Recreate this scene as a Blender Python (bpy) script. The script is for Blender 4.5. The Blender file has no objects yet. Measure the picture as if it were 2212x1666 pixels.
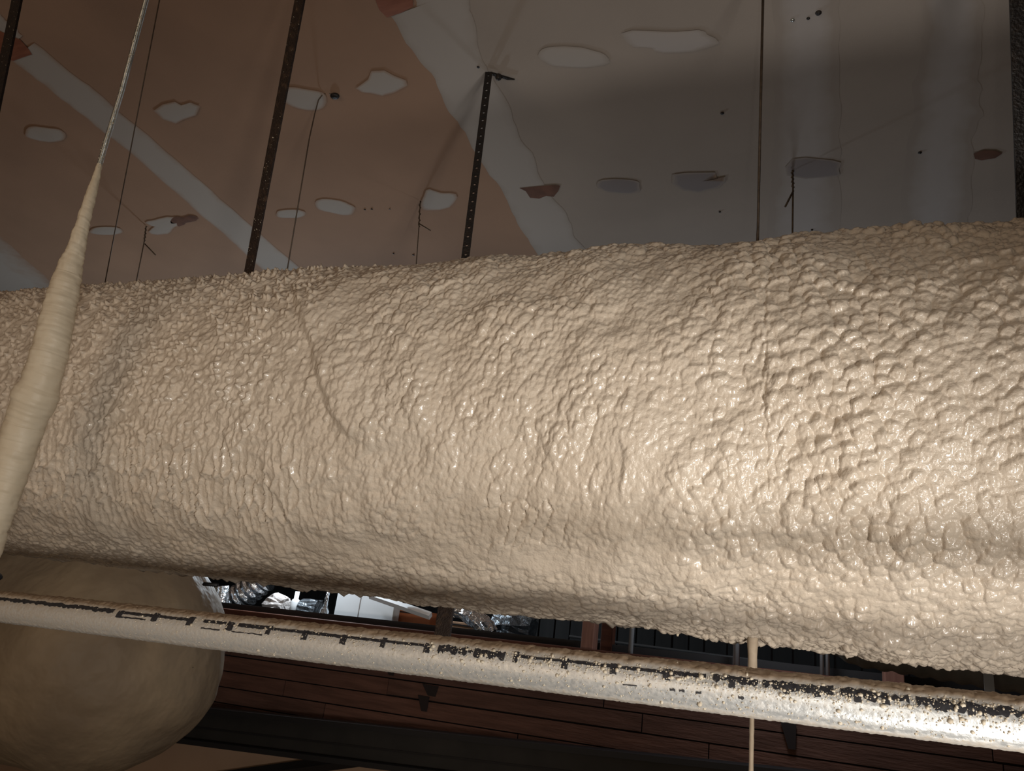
import bpy, bmesh, math, random
import numpy as np
from mathutils import Vector, Matrix

# ------------------------------------------------------------------ camera, world, lights
SC = bpy.context.scene
COL = SC.collection
CZ = 3.0                                   # eye height above the floor (photographer on a lift)
F = 1560.0; CX, CY = 1106.0, 833.0
R = np.array([[0.9333444, -0.0016108, -0.35897861],
              [0.33846228, 0.33719515, 0.87848888],
              [0.11963078, -0.94143339, 0.3152644]])
cam = bpy.data.cameras.new('camera'); co = bpy.data.objects.new('camera', cam); COL.objects.link(co)
M = Matrix.Identity(4)
for i in range(3):
    M[i][0] = R[i, 0]; M[i][1] = -R[i, 1]; M[i][2] = -R[i, 2]
M[2][3] = CZ
co.matrix_world = M
cam.sensor_width = 36.0; cam.lens = F / 2212.0 * 36.0; cam.clip_start = 0.02
cam.dof.use_dof = False
SC.camera = co

W = bpy.data.worlds.new('world'); SC.world = W; W.use_nodes = True
bg = W.node_tree.nodes['Background']
bg.inputs[0].default_value = (0.30, 0.24, 0.19, 1); bg.inputs[1].default_value = 0.05

def look(o, target):
    d = Vector(target) - o.location
    o.rotation_euler = d.to_track_quat('-Z', 'Y').to_euler()

def spot(name, loc, tgt, power, color, angle, blend, size):
    l = bpy.data.lights.new(name, 'SPOT'); l.energy = power; l.color = color
    l.spot_size = math.radians(angle); l.spot_blend = blend; l.shadow_soft_size = size
    o = bpy.data.objects.new(name, l); COL.objects.link(o); o.location = loc; look(o, tgt); return o

def point(name, loc, power, color, size):
    l = bpy.data.lights.new(name, 'POINT'); l.energy = power; l.color = color; l.shadow_soft_size = size
    o = bpy.data.objects.new(name, l); COL.objects.link(o); o.location = loc; return o

# hand-held work lamp low on the right, a wide warm fill disc added behind the viewer, a cool lamp in the next room
spot('work_lamp', (1.25, -0.85, CZ - 0.52), (-0.70, 1.25, CZ + 0.09), 172.0, (1.0, 0.935, 0.855), 46, 1.0, 0.15)
spot('low_lamp', (0.46, 0.38, CZ - 0.74), (0.18, 1.05, CZ + 0.13), 33.0, (1.0, 0.935, 0.87), 66, 1.0, 0.12)
def disk(name, loc, tgt, power, color, size):
    l = bpy.data.lights.new(name, 'AREA'); l.shape = 'DISK'; l.energy = power; l.color = color; l.size = size
    o = bpy.data.objects.new(name, l); COL.objects.link(o); o.location = loc; look(o, tgt); return o
disk('warm_fill', (-1.7, -2.6, CZ + 0.0), (-1.4, 0.6, CZ + 1.3), 27.0, (1.0, 0.76, 0.54), 3.2)  # added soft fill, made this wide to blur the hanger rod's shadow
point('glint_fill', (0.06, -0.05, CZ + 0.05), 2.6, (1.0, 0.96, 0.90), 0.012)  # small fill added beside the eye to raise glints on the foam
point('next_room_lamp', (-2.75, 3.80, CZ + 0.62), 48.0, (0.80, 0.91, 1.0), 0.10)
point('cool_fill', (-0.05, 3.25, CZ + 0.42), 10.0, (0.86, 0.92, 1.0), 0.12)  # cool fill added out of sight behind the duct, brightens ceiling and studs
SC.view_settings.view_transform = 'Standard'; SC.view_settings.look = 'None'
SC.view_settings.exposure = 0.0; SC.view_settings.gamma = 1.0
SC.view_settings.use_curve_mapping = False

# ------------------------------------------------------------------ helpers
rng = np.random.default_rng(7); random.seed(7)
UP = Vector((0, 0, CZ))
def ray(px, py):
    return R @ np.array([px - CX, py - CY, F])
def at(px, py, Y):
    r = ray(px, py); return Vector(r * (Y / r[1])) + UP
CEIL = 1.355
def on_ceiling(px, py, h=CEIL):
    r = ray(px, py); return Vector(r * (h / r[2])) + UP

def tag(o, label=None, cat=None, group=None, kind=None):
    if label: o['label'] = label
    if cat: o['category'] = cat
    if group: o['group'] = group
    if kind: o['kind'] = kind
    return o
def empty(name, loc, label, cat, group=None):
    o = bpy.data.objects.new(name, None); COL.objects.link(o); o.location = loc
    o.empty_display_size = 0.05
    return tag(o, label, cat, group)
def link(name, me, mat, parent=None):
    o = bpy.data.objects.new(name, me); COL.objects.link(o)
    if mat is not None and len(me.materials) == 0: me.materials.append(mat)
    if parent is not None:
        o.parent = parent
        o.matrix_parent_inverse = Matrix.Translation(parent.location).inverted() if parent.type == 'EMPTY' else Matrix.Identity(4)
    return o
def obj(name, bm, mat, parent=None, smooth=False):
    me = bpy.data.meshes.new(name)
    bmesh.ops.recalc_face_normals(bm, faces=bm.faces[:])
    if smooth:
        for f in bm.faces: f.smooth = True
    bm.to_mesh(me); bm.free()
    return link(name, me, mat, parent)
def grid_mesh(name, V, nu, nv, close_v=False, close_u=False, smooth=True):
    """V: (nu, nv, 3) vertices -> quad mesh"""
    idx = np.arange(nu * nv).reshape(nu, nv)
    iu = np.arange(nu if close_u else nu - 1); iv = np.arange(nv if close_v else nv - 1)
    A, B = np.meshgrid(iu, iv, indexing='ij'); A2 = (A + 1) % nu; B2 = (B + 1) % nv
    q = np.stack([idx[A, B], idx[A2, B], idx[A2, B2], idx[A, B2]], -1).reshape(-1, 4)
    return quads_mesh(name, V.reshape(-1, 3), q, smooth)
def quads_mesh(name, V, q, smooth=True):
    me = bpy.data.meshes.new(name); n = len(q); k = q.shape[1]
    me.vertices.add(len(V)); me.vertices.foreach_set('co', np.ascontiguousarray(V, dtype=np.float32).ravel())
    me.loops.add(n * k); me.loops.foreach_set('vertex_index', np.ascontiguousarray(q, dtype=np.int32).ravel())
    me.polygons.add(n); me.polygons.foreach_set('loop_start', np.arange(0, n * k, k, dtype=np.int32))
    me.polygons.foreach_set('use_smooth', np.full(n, smooth))
    me.update(calc_edges=True); me.validate()
    return me

def box(bm, x0, x1, y0, y1, z0, z1, shear=0.0, bev=0.0):
    """shear: dz/dx"""
    vs = [bm.verts.new((x, y, z + shear * x)) for x in (x0, x1) for y in (y0, y1) for z in (z0, z1)]
    fs = [(0, 1, 3, 2), (4, 6, 7, 5), (0, 4, 5, 1), (2, 3, 7, 6), (0, 2, 6, 4), (1, 5, 7, 3)]
    F_ = [bm.faces.new([vs[i] for i in f]) for f in fs]
    if bev:
        es = list({e for f in F_ for e in f.edges})
        bmesh.ops.bevel(bm, geom=es, offset=bev, segments=2, affect='EDGES', profile=0.5)
def frame_of(t):
    t = t.normalized(); a = Vector((0, 0, 1)) if abs(t.z) < 0.9 else Vector((0, 1, 0))
    n = t.cross(a).normalized(); return n, t.cross(n).normalized()
def tube(bm, pts, rad, seg=10, cap=True):
    pts = [Vector(p) for p in pts]
    rads = rad if hasattr(rad, '__len__') else [rad] * len(pts)
    rings = []
    n0 = None
    for i, p in enumerate(pts):
        t = (pts[min(i + 1, len(pts) - 1)] - pts[max(i - 1, 0)]).normalized()
        if n0 is None: n0, _ = frame_of(t)
        n0 = (n0 - t * n0.dot(t)).normalized(); b = t.cross(n0)
        rings.append([bm.verts.new(p + rads[i] * (math.cos(2 * math.pi * k / seg) * n0 + math.sin(2 * math.pi * k / seg) * b)) for k in range(seg)])
    for a, c in zip(rings, rings[1:]):
        for k in range(seg): bm.faces.new([a[k], a[(k + 1) % seg], c[(k + 1) % seg], c[k]])
    if cap: bm.faces.new(rings[0][::-1]); bm.faces.new(rings[-1])

# ---- numpy noise
def _h(ix, iy, seed):
    h = (ix.astype(np.int64) * 374761393 + iy.astype(np.int64) * 668265263 + seed * 974711) & 0xFFFFFFFF
    h = ((h ^ (h >> 13)) * 1274126177) & 0xFFFFFFFF
    h = (h ^ (h >> 16)) & 0xFFFFFFFF
    return h / 4294967295.0
def vnoise(x, y, seed=0):
    ix = np.floor(x); iy = np.floor(y); fx = x - ix; fy = y - iy
    fx = fx * fx * fx * (fx * (fx * 6 - 15) + 10); fy = fy * fy * fy * (fy * (fy * 6 - 15) + 10)
    ix = ix.astype(np.int64); iy = iy.astype(np.int64); gx = x - np.floor(x); gy = y - np.floor(y)
    def g(jx, jy, dx, dy):
        t = 2 * np.pi * _h(ix + jx, iy + jy, seed); return np.cos(t) * dx + np.sin(t) * dy
    a = g(0, 0, gx, gy); b = g(1, 0, gx - 1, gy); c = g(0, 1, gx, gy - 1); d = g(1, 1, gx - 1, gy - 1)
    return 0.95 * ((a + (b - a) * fx) * (1 - fy) + (c + (d - c) * fx) * fy)
def fbm(x, y, seed=0, oct=3):
    s = 0; a = 1.0
    for o in range(oct):
        s = s + a * vnoise(x * 2 ** o, y * 2 ** o, seed + 17 * o); a *= 0.5
    return s
def voronoi(x, y, seed=0):
    ix = np.floor(x).astype(np.int64); iy = np.floor(y).astype(np.int64)
    f1 = np.full(x.shape, 9.0); f2 = np.full(x.shape, 9.0); rid = np.zeros(x.shape)
    for dx in (-1, 0, 1):
        for dy in (-1, 0, 1):
            jx = ix + dx; jy = iy + dy
            px = jx + 0.1 + 0.8 * _h(jx, jy, seed); py = jy + 0.1 + 0.8 * _h(jx, jy, seed + 1)
            d = np.hypot(px - x, py - y); r = _h(jx, jy, seed + 2)
            near = d < f1
            f2 = np.where(near, f1, np.minimum(f2, d)); rid = np.where(near, r, rid); f1 = np.where(near, d, f1)
    return f1, f2, rid
def sstep(a, b, x):
    t = np.clip((x - a) / (b - a), 0, 1); return t * t * (3 - 2 * t)
def pillow(x, y, seed):
    """rounded beads with creases between them, 0..1 with individual heights"""
    f1, f2, r = voronoi(x, y, seed)
    e = f2 - f1
    dome = np.clip(1 - (f1 / 0.85) ** 2, 0, 1) ** 0.8
    return dome * (0.30 + 0.70 * r) - 0.16 * np.exp(-(e / 0.13) ** 2)

# ------------------------------------------------------------------ materials
def mat(name, color, rough=0.6, metal=0.0, color2=None, scale=8.0, bump=0.0, bscale=60.0, detail=4.0, ramp=(0.35, 0.65), spec=0.5, emit=None, anis=None, bdist=0.01):
    m = bpy.data.materials.new(name); m.use_nodes = True
    nt = m.node_tree; N = nt.nodes; L = nt.links
    p = N['Principled BSDF']
    p.inputs['Base Color'].default_value = (*color, 1); p.inputs['Roughness'].default_value = rough
    p.inputs['Metallic'].default_value = metal; p.inputs['Specular IOR Level'].default_value = spec
    tc = N.new('ShaderNodeTexCoord')
    src = tc.outputs['Object']
    if anis:
        mp = N.new('ShaderNodeMapping'); mp.inputs['Scale'].default_value = anis; L.new(src, mp.inputs[0]); src = mp.outputs[0]
    if color2 is not None:
        n = N.new('ShaderNodeTexNoise'); n.inputs['Scale'].default_value = scale; n.inputs['Detail'].default_value = detail
        L.new(src, n.inputs['Vector'])
        r = N.new('ShaderNodeValToRGB'); r.color_ramp.elements[0].position = ramp[0]; r.color_ramp.elements[1].position = ramp[1]
        r.color_ramp.elements[0].color = (*color, 1); r.color_ramp.elements[1].color = (*color2, 1)
        L.new(n.outputs[0], r.inputs[0]); L.new(r.outputs[0], p.inputs['Base Color'])
    if bump:
        n = N.new('ShaderNodeTexNoise'); n.inputs['Scale'].default_value = bscale; n.inputs['Detail'].default_value = 3
        L.new(src, n.inputs['Vector'])
        b = N.new('ShaderNodeBump'); b.inputs['Strength'].default_value = bump; b.inputs['Distance'].default_value = bdist
        L.new(n.outputs[0], b.inputs['Height']); L.new(b.outputs[0], p.inputs['Normal'])
    return m

def cover_mat(name, under, over, under2=None):
    """thin joint compound: shows the paper through where the coat (attribute 'cover') runs out"""
    m = bpy.data.materials.new(name); m.use_nodes = True
    nt = m.node_tree; N = nt.nodes; L = nt.links; p = N['Principled BSDF']; p.inputs['Roughness'].default_value = 0.85
    a = N.new('ShaderNodeAttribute'); a.attribute_name = 'cover'
    tc = N.new('ShaderNodeTexCoord'); n = N.new('ShaderNodeTexNoise'); n.inputs['Scale'].default_value = 14; n.inputs['Detail'].default_value = 5
    L.new(tc.outputs['Object'], n.inputs['Vector'])
    ad = N.new('ShaderNodeMath'); ad.operation = 'MULTIPLY_ADD'; ad.inputs[1].default_value = 0.7; ad.inputs[2].default_value = -0.35
    L.new(n.outputs[0], ad.inputs[0])
    s = N.new('ShaderNodeMath'); s.operation = 'ADD'; L.new(a.outputs['Fac'], s.inputs[0]); L.new(ad.outputs[0], s.inputs[1])
    r = N.new('ShaderNodeValToRGB'); r.color_ramp.elements[0].position = 0.12; r.color_ramp.elements[1].position = 0.75
    r.color_ramp.elements[0].color = (*under, 1); r.color_ramp.elements[1].color = (*over, 1)
    L.new(s.outputs[0], r.inputs[0]); L.new(r.outputs[0], p.inputs['Base Color'])
    return m

FOAM = (0.62, 0.50, 0.36)
m_foam = mat('spray_foam', (0.59, 0.505, 0.405), 0.24, 0, (0.65, 0.57, 0.47), 5.0, 0.35, 260.0, ramp=(0.3, 0.7), spec=0.45, bdist=0.004)
m_foam.node_tree.nodes['Principled BSDF'].inputs['Coat Weight'].default_value = 0.6
m_foam.node_tree.nodes['Principled BSDF'].inputs['Coat Roughness'].default_value = 0.12
m_foam_smooth = mat('smooth_foam', (0.62, 0.535, 0.40), 0.5, 0, (0.67, 0.59, 0.455), 20.0, 0.15, 90.0, spec=0.4, bdist=0.004)
m_elbow_shaded = mat('elbow_foam_shaded', (0.20, 0.148, 0.098), 0.6, 0, (0.30, 0.225, 0.145), 3.0, 0.35, 9.0, spec=0.3, bdist=0.05)  # same foam as the big duct, its shade put into a darker colour
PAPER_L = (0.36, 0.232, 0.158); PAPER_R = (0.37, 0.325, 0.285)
COMP = (0.45, 0.42, 0.39)
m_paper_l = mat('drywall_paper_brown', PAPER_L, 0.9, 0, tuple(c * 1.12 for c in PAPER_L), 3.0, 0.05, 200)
m_paper_r = mat('drywall_paper_tan', PAPER_R, 0.9, 0, tuple(c * 1.1 for c in PAPER_R), 3.0, 0.05, 200)
m_comp_l = cover_mat('joint_compound_on_brown', PAPER_L, COMP)
m_comp_r = cover_mat('joint_compound_on_tan', PAPER_R, COMP)
m_thin_r = cover_mat('thin_compound_on_tan', PAPER_R, (0.45, 0.42, 0.40))
m_grey_patch = cover_mat('grey_patch', PAPER_R, (0.26, 0.235, 0.235))
m_torn = mat('torn_brown_paper', (0.13, 0.065, 0.045), 0.9, 0, (0.19, 0.09, 0.06), 25.0)
m_wood_hole = mat('bare_red_wood', (0.33, 0.12, 0.06), 0.7, 0, (0.24, 0.08, 0.04), 12.0, anis=(1, 6, 1))
m_steel_dark = mat('dark_hanger_steel', (0.018, 0.016, 0.016), 0.45, 0.3, (0.03, 0.022, 0.018), 60.0, 0.3, 200, ramp=(0.5, 0.75))
m_rust = mat('rusty_hanger_steel', (0.030, 0.018, 0.013), 0.7, 0.2, (0.10, 0.06, 0.036), 60.0, 0.5, 250, ramp=(0.52, 0.80))
m_wire = mat('hanger_wire', (0.075, 0.058, 0.045), 0.6, 0.5, (0.12, 0.09, 0.065), 80.0)
m_galv = mat('galvanised_rod', (0.62, 0.64, 0.62), 0.30, 0.9, (0.45, 0.48, 0.46), 60.0, 0.1, 300)
m_speck = mat('overspray_speck', (0.60, 0.54, 0.43), 0.6, 0, (0.45, 0.39, 0.30), 30.0)
m_print = mat('black_print', (0.012, 0.012, 0.016), 0.6, 0, (0.03, 0.03, 0.034), 200.0)
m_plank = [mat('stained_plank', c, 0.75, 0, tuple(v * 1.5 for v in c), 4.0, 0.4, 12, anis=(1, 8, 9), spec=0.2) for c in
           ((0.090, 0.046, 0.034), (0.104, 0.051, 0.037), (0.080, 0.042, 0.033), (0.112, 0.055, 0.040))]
m_plate = mat('red_brown_plate', (0.095, 0.034, 0.019), 0.7, 0, (0.065, 0.023, 0.014), 5.0, 0.2, 20, anis=(1, 6, 8), spec=0.25)
m_stud = mat('red_stud', (0.24, 0.115, 0.08), 0.75, 0, (0.18, 0.08, 0.056), 8.0, anis=(8, 8, 1))
m_joint = mat('dark_backing', (0.018, 0.011, 0.010), 0.9)
m_beam = mat('grey_painted_beam', (0.026, 0.025, 0.024), 0.6, 0.2, (0.038, 0.035, 0.033), 6.0)
m_beam_edge = mat('black_beam_edge', (0.018, 0.017, 0.018), 0.6, 0.2)
m_tanwall = mat('tan_drywall', (0.42, 0.28, 0.19), 0.9, 0, (0.46, 0.31, 0.21), 3.0)
m_foil = mat('crumpled_foil', (0.78, 0.81, 0.85), 0.22, 1.0, (0.62, 0.66, 0.70), 14.0, 0.8, 24, bdist=0.02)
m_darkfoil = mat('dark_foil', (0.10, 0.115, 0.13), 0.35, 0.6, (0.18, 0.20, 0.22), 14.0, 0.8, 24, bdist=0.02)
m_bag = mat('grey_plastic_wrap', (0.48, 0.44, 0.42), 0.35, 0, (0.62, 0.58, 0.56), 12.0, 0.8, 18, bdist=0.02)
m_whitebox = mat('white_painted_sheet', (0.70, 0.72, 0.73), 0.5, 0, (0.76, 0.77, 0.78), 4.0)
m_orange = mat('orange_carton', (0.50, 0.165, 0.07), 0.7, 0, (0.58, 0.22, 0.10), 9.0)
m_tanbox = mat('tan_carton', (0.55, 0.33, 0.20), 0.8, 0, (0.60, 0.38, 0.24), 9.0)
m_black = mat('black_rubber', (0.012, 0.013, 0.016), 0.5)
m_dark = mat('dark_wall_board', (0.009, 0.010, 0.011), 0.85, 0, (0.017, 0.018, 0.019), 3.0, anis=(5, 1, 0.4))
m_rod_grey = mat('grey_conduit', (0.32, 0.34, 0.36), 0.5, 0.0)
m_rail = mat('dark_grey_rail', (0.06, 0.063, 0.066), 0.6)
m_dropfoam_shaded = mat('shaded_tan_foam', (0.33, 0.265, 0.19), 0.7, 0, (0.40, 0.325, 0.24), 60.0)  # foam colour darkened to stand for the shade behind the duct
m_greyduct = mat('grey_flex_jacket', (0.13, 0.13, 0.12), 0.6, 0, (0.17, 0.166, 0.155), 12.0, 0.4, 20, bdist=0.01)
m_floor = mat('concrete_floor', (0.24, 0.22, 0.20), 0.8, 0, (0.30, 0.28, 0.25), 2.0, 0.2, 30)
m_wallpaint = mat('bare_drywall', (0.33, 0.24, 0.17), 0.9, 0, (0.36, 0.27, 0.20), 2.0)

# galvanised pipe: bare zinc below, tan overspray dust settled on top and a rim of it along the underside
def pipe_material():
    m = bpy.data.materials.new('dusty_galvanised_pipe'); m.use_nodes = True
    nt = m.node_tree; N = nt.nodes; L = nt.links; p = N['Principled BSDF']
    at_ = N.new('ShaderNodeAttribute'); at_.attribute_name = 'dust'
    tc = N.new('ShaderNodeTexCoord')
    n = N.new('ShaderNodeTexNoise'); n.inputs['Scale'].default_value = 190; n.inputs['Detail'].default_value = 3; L.new(tc.outputs['Object'], n.inputs['Vector'])
    ma = N.new('ShaderNodeMath'); ma.operation = 'MULTIPLY_ADD'; ma.inputs[1].default_value = 1.2; ma.inputs[2].default_value = -0.6; L.new(n.outputs[0], ma.inputs[0])
    ad = N.new('ShaderNodeMath'); ad.operation = 'ADD'; ad.use_clamp = True; L.new(at_.outputs['Fac'], ad.inputs[0]); L.new(ma.outputs[0], ad.inputs[1])
    mx = N.new('ShaderNodeMix'); mx.data_type = 'RGBA'; mx.inputs['A'].default_value = (0.70, 0.72, 0.715, 1); mx.inputs['B'].default_value = (0.40, 0.35, 0.285, 1)
    L.new(ad.outputs[0], mx.inputs['Factor'])
    cr = N.new('ShaderNodeAttribute'); cr.attribute_name = 'crust'
    m2 = N.new('ShaderNodeMix'); m2.data_type = 'RGBA'; m2.inputs['B'].default_value = (0.26, 0.19, 0.125, 1)  # real overspray crust, its brown deepened for the grazing light on top
    L.new(cr.outputs['Fac'], m2.inputs['Factor']); L.new(mx.outputs['Result'], m2.inputs['A']); L.new(m2.outputs['Result'], p.inputs['Base Color'])
    mt = N.new('ShaderNodeMath'); mt.operation = 'MULTIPLY_ADD'; mt.inputs[1].default_value = -0.65; mt.inputs[2].default_value = 0.65; mt.use_clamp = True
    L.new(ad.outputs[0], mt.inputs[0]); L.new(mt.outputs[0], p.inputs['Metallic'])
    ro = N.new('ShaderNodeMath'); ro.operation = 'MULTIPLY_ADD'; ro.inputs[1].default_value = 0.40; ro.inputs[2].default_value = 0.34
    L.new(ad.outputs[0], ro.inputs[0]); L.new(ro.outputs[0], p.inputs['Roughness'])
    b = N.new('ShaderNodeBump'); b.inputs['Strength'].default_value = 0.4; b.inputs['Distance'].default_value = 0.0015
    L.new(n.outputs[0], b.inputs['Height']); L.new(b.outputs[0], p.inputs['Normal'])
    return m
m_pipe = pipe_material()

# ------------------------------------------------------------------ setting: room shell
X0, X1, Y0, Y1 = -8.0, 5.0, -3.5, 7.5
ZC = CZ + CEIL
def struct(name, bm, m, label=None):
    o = obj(name, bm, m); o['kind'] = 'structure'
    if label: o['label'] = label
    return o
b = bmesh.new(); box(b, X0, X1, Y0, Y1, -0.1, 0); struct('floor', b, m_floor)
b = bmesh.new(); box(b, X0, X1, Y0, Y1, ZC + 0.013, ZC + 0.08); ceiling = struct('ceiling', b, m_joint)
b = bmesh.new(); box(b, X0 - .1, X0, Y0, Y1, 0, ZC); struct('wall_left', b, m_wallpaint)
b = bmesh.new(); box(b, X1, X1 + .1, Y0, Y1, 0, ZC); struct('wall_right', b, m_wallpaint)
b = bmesh.new(); box(b, X0, X1, Y0 - .1, Y0, 0, ZC); struct('wall_front', b, m_wallpaint)
b = bmesh.new(); box(b, X0, X1, Y1, Y1 + .1, 0, ZC); struct('wall_far', b, m_dark)

# drywall panels of the ceiling: 1.22 m wide boards with a hair gap between them
seams = [-3.30, -2.035, -0.806, 0.37, 1.59, 2.81]
xs = [X0] + seams + [X1]
for i in range(len(xs) - 1):
    for (ya, yb) in ((Y0, -1.10), (-1.10, 2.56), (2.56, 6.22), (6.22, Y1)):
        b = bmesh.new(); box(b, xs[i] + .0015, xs[i + 1] - .0015, ya + .0015, yb - .0015, ZC, ZC + 0.0125)
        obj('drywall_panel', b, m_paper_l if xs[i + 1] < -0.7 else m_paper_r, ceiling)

def strip(px_left, px_right, m, seed, wob=0.010, name='joint_compound', th=0.0012):
    """a taped seam: left and right edges given as points on the ceiling"""
    Lp = [on_ceiling(*p) for p in px_left]; Rp = [on_ceiling(*p) for p in px_right]
    ys = np.linspace(0, 1, 60)
    def samp(P):
        P = np.array([tuple(p) for p in P]); t = np.linspace(0, 1, len(P))
        return np.stack([np.interp(ys, t, P[:, k]) for k in range(3)], 1)
    A, B = samp(Lp), samp(Rp)
    A[:, 0] += wob * 2 * fbm(ys * 9, ys * 0 + seed, seed, 4); B[:, 0] += wob * 2 * fbm(ys * 9, ys * 0 + seed + 5, seed + 9, 4)
    cols = np.array([0, 0.06, 0.18, 0.4, 0.6, 0.82, 0.94, 1.0]); cov = np.array([0.25, 0.6, 0.8, 1, 1, 0.8, 0.6, 0.25]) if th > 0.0005 else np.array([-0.3, 0.0, 0.4, 0.8, 0.8, 0.4, 0.0, -0.3])
    V = A[:, None, :] * (1 - cols)[None, :, None] + B[:, None, :] * cols[None, :, None]
    V[:, :, 2] = ZC - th * np.clip(cov, 0, 1)[None, :] - 0.0004
    me = grid_mesh(name, V, len(ys), len(cols))
    a = me.attributes.new('cover', 'FLOAT', 'POINT'); a.data.foreach_set('value', np.tile(cov, len(ys)).astype(np.float32))
    return link(name, me, m, ceiling)
strip([(845, 35), (1000, 280), (1155, 540), (1330, 800)], [(990, -20), (1073, 190), (1180, 400), (1262, 540), (1450, 800)], m_comp_r, 3, 0.014)
strip([(890, -25), (905, 20), (930, 60)], [(1010, -25), (1015, 10), (1020, 60)], m_comp_r, 5, 0.004)
strip([(22, 128), (270, 320), (520, 540), (800, 790)], [(75, 92), (330, 300), (660, 590), (900, 790)], m_comp_l, 11, 0.008)
strip([(-90, 30), (-30, 62), (22, 98)], [(-60, 0), (0, 30), (50, 76)], m_comp_l, 12, 0.005)
strip([(-420, 480), (-200, 640), (0, 760)], [(-150, 360), (0, 510), (105, 605), (250, 730)], m_comp_l, 15, 0.010)
strip([(1668, -60), (1672, 200), (1665, 400), (1640, 700)], [(1812, -60), (1813, 200), (1815, 400), (1815, 700)], m_thin_r, 21, 0.006, th=0.0002)
strip([(2000, -40), (1985, 150), (1955, 350), (1940, 640)], [(2125, -40), (2118, 200), (2098, 400), (2085, 640)], m_thin_r, 25, 0.012, th=0.0002)

def patch(cx, cy, w, h, m, seed, name='spackle_patch', rough=0.07, pts=None, th=0.0010, tilt=0.0):
    r = random.Random(seed); n = 22
    harm = [(m_, (r.random() + .3) / (m_ * .6), r.random() * 6.28) for m_ in (2, 3, 4, 5, 7)]
    out = []
    for k in range(n):
        a = 2 * math.pi * k / n
        rr = 1 + rough * sum(cf * math.cos(m_ * a + f_) for m_, cf, f_ in harm)
        ex = math.copysign(abs(math.cos(a)) ** 0.75, math.cos(a)); ey = math.copysign(abs(math.sin(a)) ** 0.8, math.sin(a))
        x, y = w / 2 * ex * rr, h / 2 * ey * rr
        out.append((cx + x - tilt * y, cy + y + tilt * x))
    if pts: out = pts; n = len(pts)
    O = [on_ceiling(*p) for p in out]
    c = sum(O, Vector()) / n
    V = [tuple(c)] + [tuple(c + (p - c) * 0.72) for p in O] + [tuple(p) for p in O]
    cov = [1] + [1] * n + [0.22] * n
    V = np.array(V); V[:, 2] = ZC - 0.0024 - th * (np.array(cov) > 0.5)
    me = bpy.data.meshes.new(name)
    fs = [(0, 1 + k, 1 + (k + 1) % n) for k in range(n)] + [(1 + k, 1 + n + k, 1 + n + (k + 1) % n, 1 + (k + 1) % n) for k in range(n)]
    me.from_pydata(V.tolist(), [], fs); me.update()
    for p in me.polygons: p.use_smooth = True
    a = me.attributes.new('cover', 'FLOAT', 'POINT'); a.data.foreach_set('value', np.array(cov, dtype=np.float32))
    return link(name, me, m, ceiling)
patch(658, 212, 95, 46, m_comp_l, 1, tilt=0.15); patch(0, 0, 0, 0, m_comp_l, 2, pts=[(768, 190), (795, 170), (802, 152), (830, 150), (852, 162), (878, 172), (880, 184), (850, 200), (826, 206), (800, 200), (782, 198)])
patch(0, 0, 0, 0, m_comp_l, 3, pts=[(332, 238), (352, 224), (378, 218), (392, 226), (412, 220), (433, 228), (424, 248), (400, 256), (380, 266), (350, 256)])
patch(98, 289, 86, 32, m_comp_l, 4, tilt=0.12)
patch(1237, 122, 150, 44, m_comp_r, 5, tilt=0.04); patch(1450, 86, 175, 52, m_thin_r, 6, rough=0.25, tilt=-0.06)
patch(945, 432, 68, 46, m_comp_l, 7, rough=0.25, tilt=0.1); patch(724, 446, 84, 30, m_comp_l, 8, tilt=0.18); patch(628, 461, 66, 18, m_comp_l, 9)
patch(352, 486, 72, 30, m_comp_l, 10, rough=0.3); patch(230, 498, 70, 18, m_comp_l, 31)
patch(1338, 401, 98, 30, m_grey_patch, 11, tilt=0.05)
patch(0, 0, 0, 0, m_grey_patch, 12, pts=[(1452, 376), (1480, 372), (1545, 371), (1550, 385), (1568, 380), (1566, 392), (1552, 404), (1510, 414), (1475, 410), (1452, 396)])
patch(0, 0, 0, 0, m_grey_patch, 13, pts=[(1696, 360), (1712, 342), (1740, 339), (1800, 345), (1817, 350), (1812, 364), (1815, 378), (1780, 382), (1740, 385), (1700, 378)])
patch(0, 0, 0, 0, m_torn, 14, 'torn_paper_patch', pts=[(1122, 405), (1150, 402), (1200, 398), (1210, 400), (1206, 412), (1196, 424), (1180, 422), (1165, 428), (1145, 426), (1136, 412)])
patch(392, 475, 50, 22, m_torn, 15, 'torn_paper_patch', rough=0.25, tilt=-0.12)
patch(0, 0, 0, 0, m_torn, 16, 'torn_paper_patch', pts=[(2103, 330), (2125, 323), (2150, 324), (2165, 330), (2150, 340), (2120, 345), (2106, 342)])
patch(0, 0, 0, 0, m_wood_hole, 17, 'bare_wood_patch', pts=[(800, -30), (888, -30), (893, 12), (868, 26), (836, 36), (820, 20)])
patch(0, 0, 0, 0, m_wood_hole, 18, 'bare_wood_patch', pts=[(-10, 60), (10, 70), (44, 84), (62, 104), (70, 116), (52, 122), (30, 130), (10, 126), (-8, 110)])
def blob(px, py, r, m, name='ceiling_screw'):
    c = on_ceiling(px, py, CEIL - 0.002); b = bmesh.new()
    bmesh.ops.create_uvsphere(b, u_segments=10, v_segments=6, radius=r)
    for v in b.verts: v.co.z *= 0.5; v.co += c
    return obj(name, b, m, ceiling, True)
for (px, py, r) in ((1768, 28, 0.007), (1746, 40, 0.004), (1560, 245, 0.005), (1987, 330, 0.005), (850, 548, 0.004), (893, 551, 0.005), (788, 453, 0.004), (803, 452, 0.004), (842, 452, 0.003), (1033, 145, 0.004), (1754, 497, 0.004), (2023, 486, 0.005), (734, 456, 0.003), (1555, 458, 0.004)):
    blob(px, py, r, m_steel_dark)
blob(1712, 44, 0.005, m_galv)

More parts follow.
